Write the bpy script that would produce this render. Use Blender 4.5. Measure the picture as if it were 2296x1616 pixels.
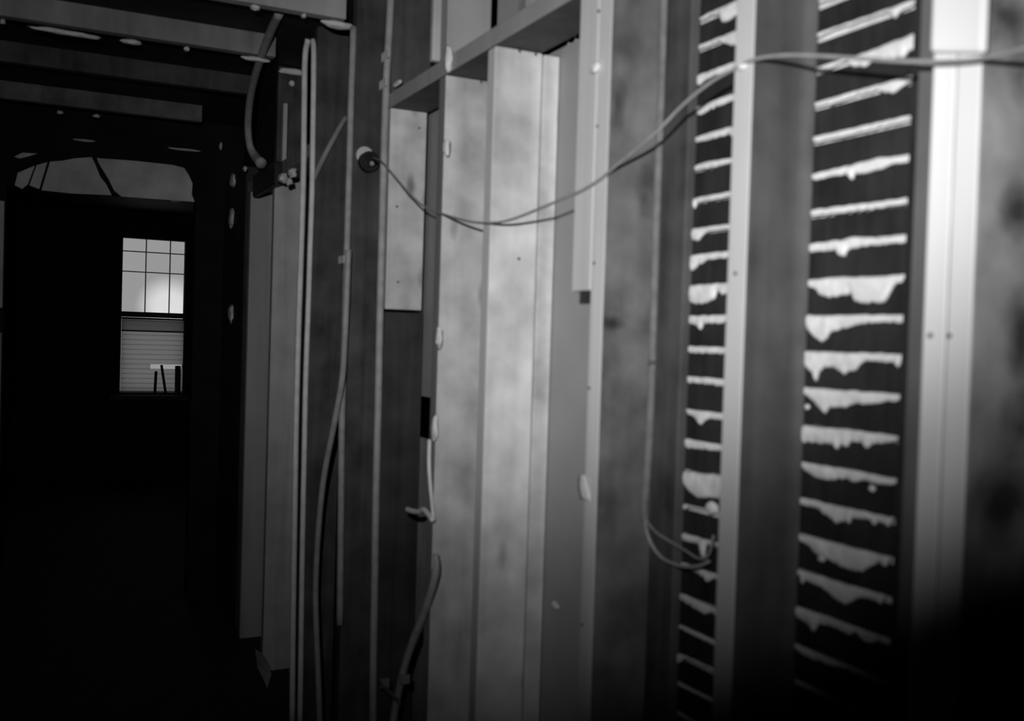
import bpy, bmesh, math, random
from mathutils import Vector, Matrix, noise

# ------------------------------------------------------------------ camera, world, flash, exposure
for o in list(bpy.data.objects):
    bpy.data.objects.remove(o)
scene = bpy.context.scene
COL = scene.collection
W, H, F = 2296.0, 1616.0, 2232.0
PSI, PITCH, ROLL = 0.45510079, -0.02027542, 0.0306584
CAM = Vector((0.0, 0.0, 1.5))
fw = Vector((math.sin(PSI) * math.cos(PITCH), math.cos(PSI) * math.cos(PITCH), math.sin(PITCH)))
r0 = Vector((math.cos(PSI), -math.sin(PSI), 0.0))
u0 = r0.cross(fw)
RT = math.cos(ROLL) * r0 + math.sin(ROLL) * u0
UP = -math.sin(ROLL) * r0 + math.cos(ROLL) * u0
cam_data = bpy.data.cameras.new('camera')
cam_data.sensor_width = 36.0
cam_data.lens = F / W * 36.0
cam_data.clip_start = 0.05
cam_data.dof.use_dof = True
cam_data.dof.focus_distance = 20.0
cam_data.dof.aperture_fstop = 3.9
cam = bpy.data.objects.new('camera', cam_data)
COL.objects.link(cam)
cam.matrix_world = Matrix(((RT.x, UP.x, -fw.x, CAM.x), (RT.y, UP.y, -fw.y, CAM.y),
                           (RT.z, UP.z, -fw.z, CAM.z), (0, 0, 0, 1)))
scene.camera = cam


def ray(px, py):
    return RT * ((px - W / 2) / F) - UP * ((py - H / 2) / F) + fw


def onx(px, py, x):
    d = ray(px, py)
    return CAM + d * ((x - CAM.x) / d.x)


def ony(px, py, y):
    d = ray(px, py)
    return CAM + d * ((y - CAM.y) / d.y)


# overcast daylight, seen only through the far window; a bright cloud low on the right
world = bpy.data.worlds.new('overcast_sky')
scene.world = world
world.use_nodes = True
wn, wl = world.node_tree.nodes, world.node_tree.links
bg = wn['Background']
tc = wn.new('ShaderNodeTexCoord')
vd = wn.new('ShaderNodeVectorMath')
vd.operation = 'DISTANCE'
vd.inputs[1].default_value = ray(378, 688).normalized()
wl.new(tc.outputs['Generated'], vd.inputs[0])
cr = wn.new('ShaderNodeValToRGB')
cr.color_ramp.elements[0].position = 0.013
cr.color_ramp.elements[0].color = (0.80, 0.80, 0.80, 1)
cr.color_ramp.elements[1].position = 0.030
cr.color_ramp.elements[1].color = (0.34, 0.34, 0.34, 1)
wl.new(vd.outputs['Value'], cr.inputs['Fac'])
wl.new(cr.outputs['Color'], bg.inputs['Color'])
bg.inputs['Strength'].default_value = 1.0

# the photographer's flash, held above and left of the lens
FLASH = Vector((-0.10, 0.05, 1.68))
for nm, power, size, wide, aim in (('flash_hot_centre', 113.0, 44.9, 1.45, (1266, 410)), ('flash_spill', 87.0, 66.7, 1.86, (923, 426))):
    fd = bpy.data.lights.new(nm, 'SPOT')
    fd.energy = power
    fd.spot_size = math.radians(size)
    fd.spot_blend = 1.0
    fd.shadow_soft_size = 0.02
    fl = bpy.data.objects.new(nm, fd)
    COL.objects.link(fl)
    fl.location = FLASH
    fl.rotation_euler = (onx(aim[0], aim[1], 0.97) - FLASH).to_track_quat('-Z', 'Y').to_euler()
    fl.scale = (wide, 1.0, 1.0)

scene.view_settings.view_transform = 'Standard'
scene.view_settings.look = 'None'
scene.view_settings.exposure = 0.0
scene.view_settings.gamma = 1.0
scene.view_settings.use_curve_mapping = False

random.seed(7)


# ------------------------------------------------------------------ materials
def wood(name, light, dark, streak=26.0, blotch=0.35, rough=0.7, knots=False, stains=(), rub=None):
    m = bpy.data.materials.new(name)
    m.use_nodes = True
    n, l = m.node_tree.nodes, m.node_tree.links
    b = n['Principled BSDF']
    b.inputs['Roughness'].default_value = rough
    b.inputs['Specular IOR Level'].default_value = 0.25
    t = n.new('ShaderNodeTexCoord')
    oi = n.new('ShaderNodeObjectInfo')
    mul = n.new('ShaderNodeVectorMath')
    mul.operation = 'MULTIPLY_ADD'
    l.new(oi.outputs['Random'], mul.inputs[0])
    mul.inputs[1].default_value = (13.0, 7.0, 29.0)
    l.new(t.outputs['Object'], mul.inputs[2])
    mp = n.new('ShaderNodeMapping')
    mp.inputs['Scale'].default_value = (streak, streak, streak * 0.045)
    l.new(mul.outputs[0], mp.inputs['Vector'])
    n1 = n.new('ShaderNodeTexNoise')
    n1.inputs['Scale'].default_value = 1.0
    n1.inputs['Detail'].default_value = 5.0
    n1.inputs['Distortion'].default_value = 0.6
    l.new(mp.outputs[0], n1.inputs['Vector'])
    n2 = n.new('ShaderNodeTexNoise')
    n2.inputs['Scale'].default_value = 9.0
    n2.inputs['Detail'].default_value = 5.0
    l.new(mul.outputs[0], n2.inputs['Vector'])
    mix = n.new('ShaderNodeMix')
    mix.data_type = 'FLOAT'
    mix.inputs['Factor'].default_value = blotch
    l.new(n1.outputs['Fac'], mix.inputs[2])
    l.new(n2.outputs['Fac'], mix.inputs[3])
    ramp = n.new('ShaderNodeValToRGB')
    e = ramp.color_ramp.elements
    e[0].position, e[1].position = 0.34, 0.64
    e[0].color = (dark, dark, dark, 1)
    e[1].color = (light, light, light, 1)
    l.new(mix.outputs[0], ramp.inputs['Fac'])
    out = ramp.outputs['Color']
    if knots:
        mk = n.new('ShaderNodeMapping')
        mk.inputs['Scale'].default_value = (11.0, 11.0, 4.2)
        l.new(mul.outputs[0], mk.inputs['Vector'])
        v = n.new('ShaderNodeTexVoronoi')
        v.inputs['Scale'].default_value = 1.0
        l.new(mk.outputs[0], v.inputs['Vector'])
        rk = n.new('ShaderNodeValToRGB')
        rk.color_ramp.elements[0].position = 0.06
        rk.color_ramp.elements[0].color = (0.45, 0.45, 0.45, 1)
        rk.color_ramp.elements[1].position = 0.20
        rk.color_ramp.elements[1].color = (1, 1, 1, 1)
        l.new(v.outputs['Distance'], rk.inputs['Fac'])
        mm = n.new('ShaderNodeMix')
        mm.data_type = 'RGBA'
        mm.blend_type = 'MULTIPLY'
        mm.inputs['Factor'].default_value = 1.0
        l.new(out, mm.inputs[6])
        l.new(rk.outputs['Color'], mm.inputs[7])
        out = mm.outputs[2]
    for (sx, sz, rx, rz, k) in stains:      # dark stains with a place of their own on the board's side (local x, z)
        mp2 = n.new('ShaderNodeMapping')
        mp2.vector_type = 'POINT'
        mp2.inputs['Location'].default_value = (-sx / rx, 0.0, -sz / rz)
        mp2.inputs['Scale'].default_value = (1 / rx, 0.0, 1 / rz)
        l.new(t.outputs['Object'], mp2.inputs['Vector'])
        ln = n.new('ShaderNodeVectorMath')
        ln.operation = 'LENGTH'
        l.new(mp2.outputs[0], ln.inputs[0])
        ad = n.new('ShaderNodeMath')
        ad.operation = 'MULTIPLY_ADD'
        l.new(n2.outputs['Fac'], ad.inputs[0])
        ad.inputs[1].default_value = 2.4
        l.new(ln.outputs['Value'], ad.inputs[2])
        rs = n.new('ShaderNodeMapRange')
        rs.inputs['From Min'].default_value = 1.3
        rs.inputs['From Max'].default_value = 2.5
        rs.inputs['To Min'].default_value = k
        rs.inputs['To Max'].default_value = 1.0
        l.new(ad.outputs[0], rs.inputs['Value'])
        m3 = n.new('ShaderNodeMix')
        m3.data_type = 'RGBA'
        m3.blend_type = 'MULTIPLY'
        m3.inputs['Factor'].default_value = 1.0
        l.new(out, m3.inputs[6])
        l.new(rs.outputs[0], m3.inputs[7])
        out = m3.outputs[2]
    if rub:                                  # paler band along the back edge, where plaster rubbed on
        sp = n.new('ShaderNodeSeparateXYZ')
        l.new(t.outputs['Object'], sp.inputs[0])
        ad = n.new('ShaderNodeMath')
        ad.operation = 'MULTIPLY_ADD'
        l.new(n1.outputs['Fac'], ad.inputs[0])
        ad.inputs[1].default_value = 0.03
        l.new(sp.outputs['X'], ad.inputs[2])
        rs = n.new('ShaderNodeMapRange')
        rs.inputs['From Min'].default_value = rub[0]
        rs.inputs['From Max'].default_value = rub[0] + 0.02
        rs.inputs['To Min'].default_value = 1.0
        rs.inputs['To Max'].default_value = rub[1]
        l.new(ad.outputs[0], rs.inputs['Value'])
        m3 = n.new('ShaderNodeMix')
        m3.data_type = 'RGBA'
        m3.blend_type = 'MULTIPLY'
        m3.inputs['Factor'].default_value = 1.0
        l.new(out, m3.inputs[6])
        l.new(rs.outputs[0], m3.inputs[7])
        out = m3.outputs[2]
    l.new(out, b.inputs['Base Color'])
    bp = n.new('ShaderNodeBump')
    bp.inputs['Strength'].default_value = 0.25
    bp.inputs['Distance'].default_value = 0.004
    l.new(n1.outputs['Fac'], bp.inputs['Height'])
    l.new(bp.outputs[0], b.inputs['Normal'])
    return m


def plain(name, light, dark, scale=30.0, rough=0.8, bump=0.3, metallic=0.0):
    m = bpy.data.materials.new(name)
    m.use_nodes = True
    n, l = m.node_tree.nodes, m.node_tree.links
    b = n['Principled BSDF']
    b.inputs['Roughness'].default_value = rough
    b.inputs['Metallic'].default_value = metallic
    b.inputs['Specular IOR Level'].default_value = 0.2
    t = n.new('ShaderNodeTexCoord')
    n1 = n.new('ShaderNodeTexNoise')
    n1.inputs['Scale'].default_value = scale
    n1.inputs['Detail'].default_value = 5.0
    l.new(t.outputs['Object'], n1.inputs['Vector'])
    ramp = n.new('ShaderNodeValToRGB')
    e = ramp.color_ramp.elements
    e[0].position, e[1].position = 0.35, 0.65
    e[0].color = (dark, dark, dark, 1)
    e[1].color = (light, light, light, 1)
    l.new(n1.outputs['Fac'], ramp.inputs['Fac'])
    l.new(ramp.outputs['Color'], b.inputs['Base Color'])
    bp = n.new('ShaderNodeBump')
    bp.inputs['Strength'].default_value = bump
    bp.inputs['Distance'].default_value = 0.003
    l.new(n1.outputs['Fac'], bp.inputs['Height'])
    l.new(bp.outputs[0], b.inputs['Normal'])
    return m


def spots(y, L):
    return [(ony(a, b, y).x, ony(a, b, y).z, rx, rz) for a, b, rx, rz in L]


KST = spots(1.602, [(1442, 455, 0.022, 0.05), (1385, 235, 0.02, 0.05), (1370, 725, 0.03, 0.012)])
SST = spots(0.7916, [(2290, 170, 0.022, 0.035), (2285, 470, 0.028, 0.03), (2292, 760, 0.03, 0.06), (2290, 960, 0.035, 0.05), (2262, 1120, 0.05, 0.06), (2250, 30, 0.07, 0.03)])  # side stains; the last spot just darkens the side near its top
M = dict(
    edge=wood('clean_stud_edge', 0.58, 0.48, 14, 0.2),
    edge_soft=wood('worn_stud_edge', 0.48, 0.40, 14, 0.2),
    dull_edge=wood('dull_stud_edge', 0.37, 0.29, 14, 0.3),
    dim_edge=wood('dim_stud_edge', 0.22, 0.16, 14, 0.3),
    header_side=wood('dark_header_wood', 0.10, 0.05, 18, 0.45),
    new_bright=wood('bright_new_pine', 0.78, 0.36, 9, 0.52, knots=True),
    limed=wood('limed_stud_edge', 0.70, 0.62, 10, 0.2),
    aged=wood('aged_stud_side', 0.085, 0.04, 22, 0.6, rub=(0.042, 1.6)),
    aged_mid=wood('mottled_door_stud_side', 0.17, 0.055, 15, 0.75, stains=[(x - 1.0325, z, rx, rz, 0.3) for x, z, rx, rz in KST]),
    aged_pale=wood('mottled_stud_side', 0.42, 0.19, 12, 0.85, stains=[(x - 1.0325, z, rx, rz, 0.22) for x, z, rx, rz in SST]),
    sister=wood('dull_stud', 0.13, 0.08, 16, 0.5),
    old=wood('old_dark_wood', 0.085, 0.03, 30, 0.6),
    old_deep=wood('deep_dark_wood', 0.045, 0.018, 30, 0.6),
    black=wood('near_black_wood', 0.03, 0.012, 24, 0.5),  # very dark base, shared by ceiling, backing and the gap strip
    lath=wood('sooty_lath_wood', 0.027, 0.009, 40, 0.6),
    new=wood('new_pine', 0.64, 0.29, 9, 0.55, knots=True),
    new_grey=wood('weathered_pine', 0.50, 0.32, 16, 0.4),
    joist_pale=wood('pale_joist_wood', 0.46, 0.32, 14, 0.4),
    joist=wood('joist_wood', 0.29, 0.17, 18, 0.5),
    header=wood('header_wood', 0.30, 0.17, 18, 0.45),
    panel=plain('building_board', 0.36, 0.33, 6, 0.85, 0.05),
    panel_pale=plain('pale_building_board', 0.28, 0.26, 6, 0.85, 0.05),
    plaster=plain('plaster', 0.72, 0.60, 45, 0.9, 0.5),
    plaster_old=plain('grey_plaster', 0.60, 0.42, 7, 0.9, 0.3),
    conduit=plain('cable_sheath', 0.34, 0.26, 25, 0.55, 0.1),
    pale_sheath=plain('pale_cable_sheath', 0.74, 0.62, 25, 0.55, 0.1),
    armour=plain('steel_armour', 0.20, 0.15, 40, 0.45, 0.1),
    cord=plain('cord_sheath', 0.29, 0.23, 40, 0.6, 0.1),
    darkmetal=plain('black_metal', 0.02, 0.01, 30, 0.5, 0.1),
    ceramic=plain('porcelain', 0.55, 0.45, 20, 0.3, 0.05),
    nail=plain('nail_steel', 0.12, 0.08, 60, 0.5, 0.1),
    floor=wood('floor_boards', 0.05, 0.02, 12, 0.5),
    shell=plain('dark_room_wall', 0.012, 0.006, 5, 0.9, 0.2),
    sash=plain('dark_sash_paint', 0.03, 0.02, 20, 0.6, 0.1),
    paper=plain('torn_paper', 0.62, 0.50, 18, 0.9, 0.3),
)
g = bpy.data.materials.new('window_glass')
g.use_nodes = True
gn, gl = g.node_tree.nodes, g.node_tree.links
gn.remove(gn['Principled BSDF'])
tr, gs, mx = gn.new('ShaderNodeBsdfTransparent'), gn.new('ShaderNodeBsdfGlossy'), gn.new('ShaderNodeMixShader')
gs.inputs['Roughness'].default_value = 0.05
nz = gn.new('ShaderNodeTexNoise')
nz.inputs['Scale'].default_value = 3.0
rr = gn.new('ShaderNodeMapRange')
rr.inputs['To Min'].default_value, rr.inputs['To Max'].default_value = 0.03, 0.09
gl.new(nz.outputs['Fac'], rr.inputs['Value'])
gl.new(rr.outputs[0], mx.inputs['Fac'])
gl.new(tr.outputs[0], mx.inputs[1])
gl.new(gs.outputs[0], mx.inputs[2])
gl.new(mx.outputs[0], gn['Material Output'].inputs['Surface'])
M['glass'] = g
s = bpy.data.materials.new('blind_slat')
s.use_nodes = True
sn, sl = s.node_tree.nodes, s.node_tree.links
sn.remove(sn['Principled BSDF'])
tl, df, mx = sn.new('ShaderNodeBsdfTranslucent'), sn.new('ShaderNodeBsdfDiffuse'), sn.new('ShaderNodeMixShader')
nz = sn.new('ShaderNodeTexNoise')
nz.inputs['Scale'].default_value = 9.0
rr = sn.new('ShaderNodeMapRange')
rr.inputs['To Min'].default_value, rr.inputs['To Max'].default_value = 0.72, 0.80
sl.new(nz.outputs['Fac'], rr.inputs['Value'])
sl.new(rr.outputs[0], tl.inputs['Color'])
df.inputs['Color'].default_value = (0.5, 0.5, 0.5, 1)
mx.inputs['Fac'].default_value = 0.12
sl.new(tl.outputs[0], mx.inputs[1])
sl.new(df.outputs[0], mx.inputs[2])
sl.new(mx.outputs[0], sn['Material Output'].inputs['Surface'])
M['slat'] = s


# ------------------------------------------------------------------ object helpers
def tag(o, label=None, cat=None, group=None, kind=None):
    for k, v in (('label', label), ('category', cat), ('group', group), ('kind', kind)):
        if v:
            o[k] = v


def obj(name, bm, mats, parent=None, label=None, cat=None, group=None, kind=None, bevel=0.0, smooth=False, pick=None):
    """ONE mesh object; its origin goes to the foot of its geometry."""
    bm.normal_update()
    bmesh.ops.recalc_face_normals(bm, faces=bm.faces[:])
    vs = bm.verts
    lo = Vector((min(v.co.x for v in vs), min(v.co.y for v in vs), min(v.co.z for v in vs)))
    hi = Vector((max(v.co.x for v in vs), max(v.co.y for v in vs), max(v.co.z for v in vs)))
    org = Vector(((lo.x + hi.x) / 2, (lo.y + hi.y) / 2, lo.z))
    bmesh.ops.translate(bm, verts=bm.verts[:], vec=-org)
    if not isinstance(mats, (list, tuple)):
        mats = [mats]
    if pick:
        for f in bm.faces:
            f.material_index = pick(f.normal)
    if smooth:
        for f in bm.faces:
            f.smooth = True
    me = bpy.data.meshes.new(name)
    bm.to_mesh(me)
    bm.free()
    for m in mats:
        me.materials.append(M[m])
    o = bpy.data.objects.new(name, me)
    COL.objects.link(o)
    o.location = org
    if parent:
        o.parent = parent
        o.location = org - parent.location
    if bevel:
        b = o.modifiers.new('bevel', 'BEVEL')
        b.width = bevel
        b.segments = 2
        b.limit_method = 'ANGLE'
    tag(o, label, cat, group, kind)
    return o


def empty(name, loc, label=None, cat=None, group=None, kind=None):
    o = bpy.data.objects.new(name, None)
    o.empty_display_size = 0.05
    COL.objects.link(o)
    o.location = loc
    tag(o, label, cat, group, kind)
    return o


def box(x0, x1, y0, y1, z0, z1, bm=None, cuts=0):
    bm = bm or bmesh.new()
    co = [(x, y, z) for x in (x0, x1) for y in (y0, y1) for z in (z0, z1)]
    v = [bm.verts.new(c) for c in co]
    for f in ((0, 1, 3, 2), (4, 6, 7, 5), (0, 4, 5, 1), (2, 3, 7, 6), (0, 2, 6, 4), (1, 5, 7, 3)):
        bm.faces.new([v[i] for i in f])
    return bm


def spline(pts, n):
    P = [Vector(p) for p in pts]
    P = [2 * P[0] - P[1]] + P + [2 * P[-1] - P[-2]]
    out = []
    for i in range(1, len(P) - 2):
        for k in range(n):
            t = k / n
            a, b, c, d = P[i - 1], P[i], P[i + 1], P[i + 2]
            out.append(0.5 * (2 * b + (c - a) * t + (2 * a - 5 * b + 4 * c - d) * t * t + (3 * b - a - 3 * c + d) * t ** 3))
    out.append(P[-2])
    return out


def resample(pts, step):
    out, acc = [pts[0]], 0.0
    for a, b in zip(pts, pts[1:]):
        L = (b - a).length
        while L > 1e-9 and acc + L >= step:
            a = a + (b - a) * ((step - acc) / L)
            out.append(a)
            L = (b - a).length
            acc = 0.0
        acc += L
    return out


def tube(pts, rad, bm=None, seg=10, n=6, beads=0.0, taper=None):
    bm = bm or bmesh.new()
    P = spline(pts, n)
    if beads:
        P = resample(P, beads / 2)
    t = (P[1] - P[0]).normalized()
    a = t.cross(Vector((0.3, 0.9, 0.2))).normalized()
    rings = []
    for i, p in enumerate(P):
        t2 = (P[min(i + 1, len(P) - 1)] - P[max(i - 1, 0)]).normalized()
        a = (a - t2 * a.dot(t2)).normalized()
        b = t2.cross(a)
        r = rad
        if beads:
            r = rad * (1.12 if i % 2 else 0.82)
        if taper:
            r *= taper(i / (len(P) - 1))
        rings.append([bm.verts.new(p + (a * math.cos(2 * math.pi * k / seg) + b * math.sin(2 * math.pi * k / seg)) * r) for k in range(seg)])
    for A, B in zip(rings, rings[1:]):
        for k in range(seg):
            bm.faces.new((A[k], A[(k + 1) % seg], B[(k + 1) % seg], B[k]))
    bm.faces.new(rings[0][::-1])
    bm.faces.new(rings[-1])
    return bm


def blob(c, sx, sy, sz, rough=0.35, seed=0, bm=None, sub=3):
    bm = bm or bmesh.new()
    r = bmesh.ops.create_icosphere(bm, subdivisions=sub, radius=1.0)
    for v in r['verts']:
        d = v.co.normalized()
        k = 1 + rough * noise.noise(d * 1.7 + Vector((seed * 3.1, seed, 0))) + 0.4 * rough * noise.noise(d * 4 + Vector((0, seed, seed)))
        v.co = Vector((d.x * sx * k, d.y * sy * k, d.z * sz * k)) + Vector(c)
    return bm


def disc(c, axis, r, depth, bm=None, seg=20, r2=None):
    bm = bm or bmesh.new()
    q = Vector(axis).normalized().to_track_quat('Z', 'Y').to_matrix().to_4x4()
    bmesh.ops.create_cone(bm, cap_ends=True, segments=seg, radius1=r, radius2=r if r2 is None else r2, depth=depth,
                          matrix=Matrix.Translation(Vector(c)) @ q)
    return bm


ORD = ['topmost', 'second', 'third', 'fourth', 'fifth', 'sixth', 'seventh', 'eighth', 'ninth', 'tenth', 'eleventh', 'twelfth',
       'thirteenth', 'fourteenth', 'fifteenth', 'sixteenth', 'seventeenth', 'eighteenth', 'nineteenth', 'twentieth',
       'twenty-first', 'twenty-second', 'twenty-third', 'twenty-fourth', 'twenty-fifth', 'twenty-sixth']

XF, XB = 0.97, 1.095          # front edges and back edges of the studs
ZC, ZJ, ZH = 2.665, 2.58, 2.185   # ceiling boards, joist bottoms, header bottom
YP, YW = 5.8, 10.5            # far partition, wall with the window


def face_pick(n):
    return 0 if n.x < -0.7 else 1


def stud(y0, y1, z0, z1, mats, label, name='wall_stud', cat='stud', x0=XF, x1=XB, bevel=0.003, group='studs of the open wall'):
    return obj(name, box(x0, x1, y0, y1, z0, z1), mats, None, label, cat, group, None, bevel,
               pick=face_pick if isinstance(mats, (list, tuple)) else None)


def nails(parent, pts, x):
    for (px, py) in pts:
        p = onx(px, py, x)
        obj('nail_head', disc((x - 0.0008, p.y, p.z), (1, 0, 0), 0.0032, 0.0022, seg=12), 'nail', parent)


def nails_y(parent, pts, y):
    for (px, py) in pts:
        p = ony(px, py, y)
        obj('nail_head', disc((p.x, y - 0.0008, p.z), (0, 1, 0), 0.0036, 0.0022, seg=12), 'nail', parent)


# ------------------------------------------------------------------ the setting
XL, XR, Y0 = -2.4, 2.6, -1.6
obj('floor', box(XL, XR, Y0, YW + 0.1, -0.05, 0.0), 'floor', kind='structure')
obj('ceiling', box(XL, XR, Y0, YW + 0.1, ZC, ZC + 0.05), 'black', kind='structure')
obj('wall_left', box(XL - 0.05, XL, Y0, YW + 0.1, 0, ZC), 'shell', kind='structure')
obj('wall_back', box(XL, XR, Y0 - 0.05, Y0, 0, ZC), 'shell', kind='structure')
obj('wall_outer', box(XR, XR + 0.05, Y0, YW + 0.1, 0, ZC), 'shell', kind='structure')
# plaster coat behind the laths, and the dark backing of the wall further on
obj('wall_right', box(1.1035, 1.12, 0.90, 1.60, 0, ZC), 'plaster', kind='structure')
obj('wall_beyond', box(1.10, 1.115, 2.92, YP, 0, ZC), 'black', kind='structure')

# far partition with a doorway
pl = ony(11, 600, YP)
pr_ = ony(436, 600, YP)
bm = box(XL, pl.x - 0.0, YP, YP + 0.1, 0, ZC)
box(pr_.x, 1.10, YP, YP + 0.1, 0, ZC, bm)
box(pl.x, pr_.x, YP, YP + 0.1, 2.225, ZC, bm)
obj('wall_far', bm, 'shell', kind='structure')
# wall with the window
wa, wb = ony(274, 529, YW), ony(411, 880, YW)
bm = box(XL, wa.x, YW, YW + 0.1, 0, ZC)
box(wb.x, XR, YW, YW + 0.1, 0, ZC, bm)
box(wa.x, wb.x, YW, YW + 0.1, 0, wb.z, bm)
box(wa.x, wb.x, YW, YW + 0.1, wa.z, ZC, bm)
obj('wall_end', bm, 'shell', kind='structure')

# ------------------------------------------------------------------ the far window
win = empty('window_1', ((wa.x + wb.x) / 2, YW + 0.05, wb.z), kind='structure')
zr = ony(340, 706, YW + 0.05).z
t = 0.012
bm = box(wa.x, wa.x + t, YW + 0.02, YW + 0.08, wb.z, wa.z)
box(wb.x - t, wb.x, YW + 0.02, YW + 0.08, wb.z, wa.z, bm)
box(wa.x + t, wb.x - t, YW + 0.02, YW + 0.08, wa.z - t, wa.z, bm)
box(wa.x + t, wb.x - t, YW + 0.02, YW + 0.08, wb.z, wb.z + t, bm)
obj('window_frame', bm, 'sash', win)
obj('meeting_rail', box(wa.x + t, wb.x - t, YW + 0.02, YW + 0.07, zr - 0.026, zr + 0.026), 'sash', win)
mun = []
for px in (327, 381):
    x = ony(px, 600, YW + 0.05).x
    mun.append(obj('muntin', box(x - 0.005, x + 0.005, YW + 0.04, YW + 0.06, zr + 0.026, wa.z - t), 'new_grey', win))
for py in (566, 611):
    z = ony(340, py, YW + 0.05).z
    mun.append(obj('muntin', box(wa.x + t, wb.x - t, YW + 0.041, YW + 0.059, z - 0.005, z + 0.005), 'new_grey', win))
obj('glass_pane', box(wa.x + t, wb.x - t, YW + 0.0485, YW + 0.0515, zr + 0.026, wa.z - t), 'glass', win)
obj('glass_pane', box(wa.x + t, wb.x - t, YW + 0.0485, YW + 0.0515, wb.z + t, zr - 0.026), 'glass', win)
# venetian blind over the lower sash
bl = empty('venetian_blind', ((wa.x + wb.x) / 2, YW - 0.02, wb.z), 'pale venetian blind lowered over the bottom half of the far window', 'blind')
z_top, z_bot = zr - 0.03, wb.z + 0.01
obj('head_rail', box(wa.x + t, wb.x - t, YW - 0.02, YW + 0.015, z_top - 0.02, z_top), 'sash', bl)
for k in range(15):
    zz = z_top - 0.05 - (z_top - 0.06 - z_bot) * k / 14.0
    h = 0.026
    xe = ony(337, 825, YW).x if abs(zz - ony(370, 826, YW).z) < 0.5 * (z_top - 0.06 - z_bot) / 14.0 else wb.x - t    # one slat is broken off
    bm = bmesh.new()
    prof = [(-0.006, h), (-0.0005, 0.4 * h), (0.001, -0.2 * h), (-0.001, -h)]
    vs = [[bm.verts.new((x, YW + 0.0 + dy, zz + dz)) for (dy, dz) in prof] for x in (wa.x + t, xe)]
    for i in range(3):
        bm.faces.new((vs[0][i], vs[0][i + 1], vs[1][i + 1], vs[1][i]))
    so = obj('slat', bm, 'slat', bl)
    sm = so.modifiers.new('thick', 'SOLIDIFY')
    sm.thickness = 0.0015
zv = ony(340, 741, YW).z
obj('darkening_sheet', box(wa.x + t, wb.x - t, YW - 0.018, YW - 0.0165, zv, z_top - 0.021), 'slat', bl)  # added second translucent layer, there to darken the top slats
obj('dark_line_bar', box(wa.x + t, wb.x - t, YW - 0.019, YW - 0.0155, zv - 0.014, zv), 'sash', bl)  # added opaque bar, draws the dark gap line across the blind
obj('bottom_rail', box(wa.x + t, wb.x - t, YW - 0.012, YW + 0.004, z_bot - 0.006, z_bot + 0.006), 'slat', bl)
# things standing in front of the blind
ys = YW - 0.15
obj('trim_1', box(wa.x - 0.1, wb.x + 0.1, YW - 0.22, YW, wb.z - 0.06, wb.z - 0.02), 'sash', kind='structure')
sz = wb.z - 0.02
for (a, b, r, lab) in (((350, 832), (347, 884), 0.014, 'short dark stick standing at the left of the far window sill'),
                       ((362, 818), (372, 884), 0.013, 'slanting dark stick in the middle of the far window sill'),
                       ((399, 820), (398, 884), 0.028, 'stout dark post at the right end of the far window sill')):
    A, B = ony(a[0], a[1], ys), ony(b[0], b[1], ys)
    B.z = sz + r * 0.5
    obj('stick', tube([A, (A + B) / 2, B], r, n=3), 'darkmetal', None, lab, 'stick')

# ------------------------------------------------------------------ far partition details
def poly_slab(pts2, y, th, bm):
    """flat ragged piece on a wall facing the room (constant y)"""
    P = [ony(a, b, y) for a, b in pts2]
    fr = [bm.verts.new((p.x, y - th, p.z)) for p in P]
    bk = [bm.verts.new((p.x, y, p.z)) for p in P]
    bm.faces.new(fr)
    bm.faces.new(bk[::-1])
    for i in range(len(P)):
        j = (i + 1) % len(P)
        bm.faces.new((fr[i], bk[i], bk[j], fr[j]))


bm = bmesh.new()
for pts in ([(33, 416), (40, 388), (78, 372), (62, 414), (50, 424)],
            [(66, 416), (82, 371), (106, 364), (88, 424)],
            [(93, 427), (112, 363), (140, 361), (165, 356), (205, 353), (212, 366), (224, 396), (238, 414), (250, 438), (160, 434)],
            [(221, 366), (217, 355), (300, 361), (385, 370), (412, 377), (422, 392), (431, 412), (429, 436), (436, 453), (340, 446), (272, 441), (256, 428), (243, 402)],
            [(32, 352), (50, 343), (84, 345), (60, 352), (44, 356)]):
    poly_slab(pts, YP, 0.012, bm)
obj('plaster_patch', bm, 'plaster_old', None, 'cracked grey plaster patch over the doorway to the window room', 'plaster')
for k, (a, b, c, d, lab) in enumerate(((165, 313, 216, 317, 'thin pale plaster sliver high on the far partition, left one'),
                                       (376, 334, 450, 337, 'long thin plaster sliver above the right end of the cracked patch'),
                                       (492, 318, 498, 337, 'short upright plaster sliver near the far corner'))):
    A, B = ony(a, b, YP), ony(c, d, YP)
    obj('plaster_sliver', blob(((A.x + B.x) / 2, YP - 0.003, (A.z + B.z) / 2), (B.x - A.x) / 2, 0.006, max(abs(A.z - B.z) / 2, 0.006), 0.3, k), 'plaster_old',
        None, lab, 'plaster', smooth=True)
A = ony(395, 507, YP)
obj('plaster_sliver', blob((A.x, YP + 0.05, 2.221), 0.03, 0.02, 0.006, 0.3, 9), 'plaster_old', None,
    'small plaster bit under the far doorway lintel above the window', 'plaster', smooth=True)
# left post of the far doorway, in two lengths
A, B = ony(10, 450, YP - 0.06), ony(10, 690, YP - 0.06)
C_ = ony(10, 746, YP - 0.06)
stud(YP - 0.05, YP, B.z, A.z, 'new_grey', 'upper length of grey casing at the left edge of the far doorway', 'door_casing', 'casing', A.x - 0.1, A.x, 0.002, None)
stud(YP - 0.05, YP, 0, C_.z, 'header', 'lower length of grey casing at the left edge of the far doorway', 'door_casing', 'casing', A.x - 0.1, A.x, 0.002, None)

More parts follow.
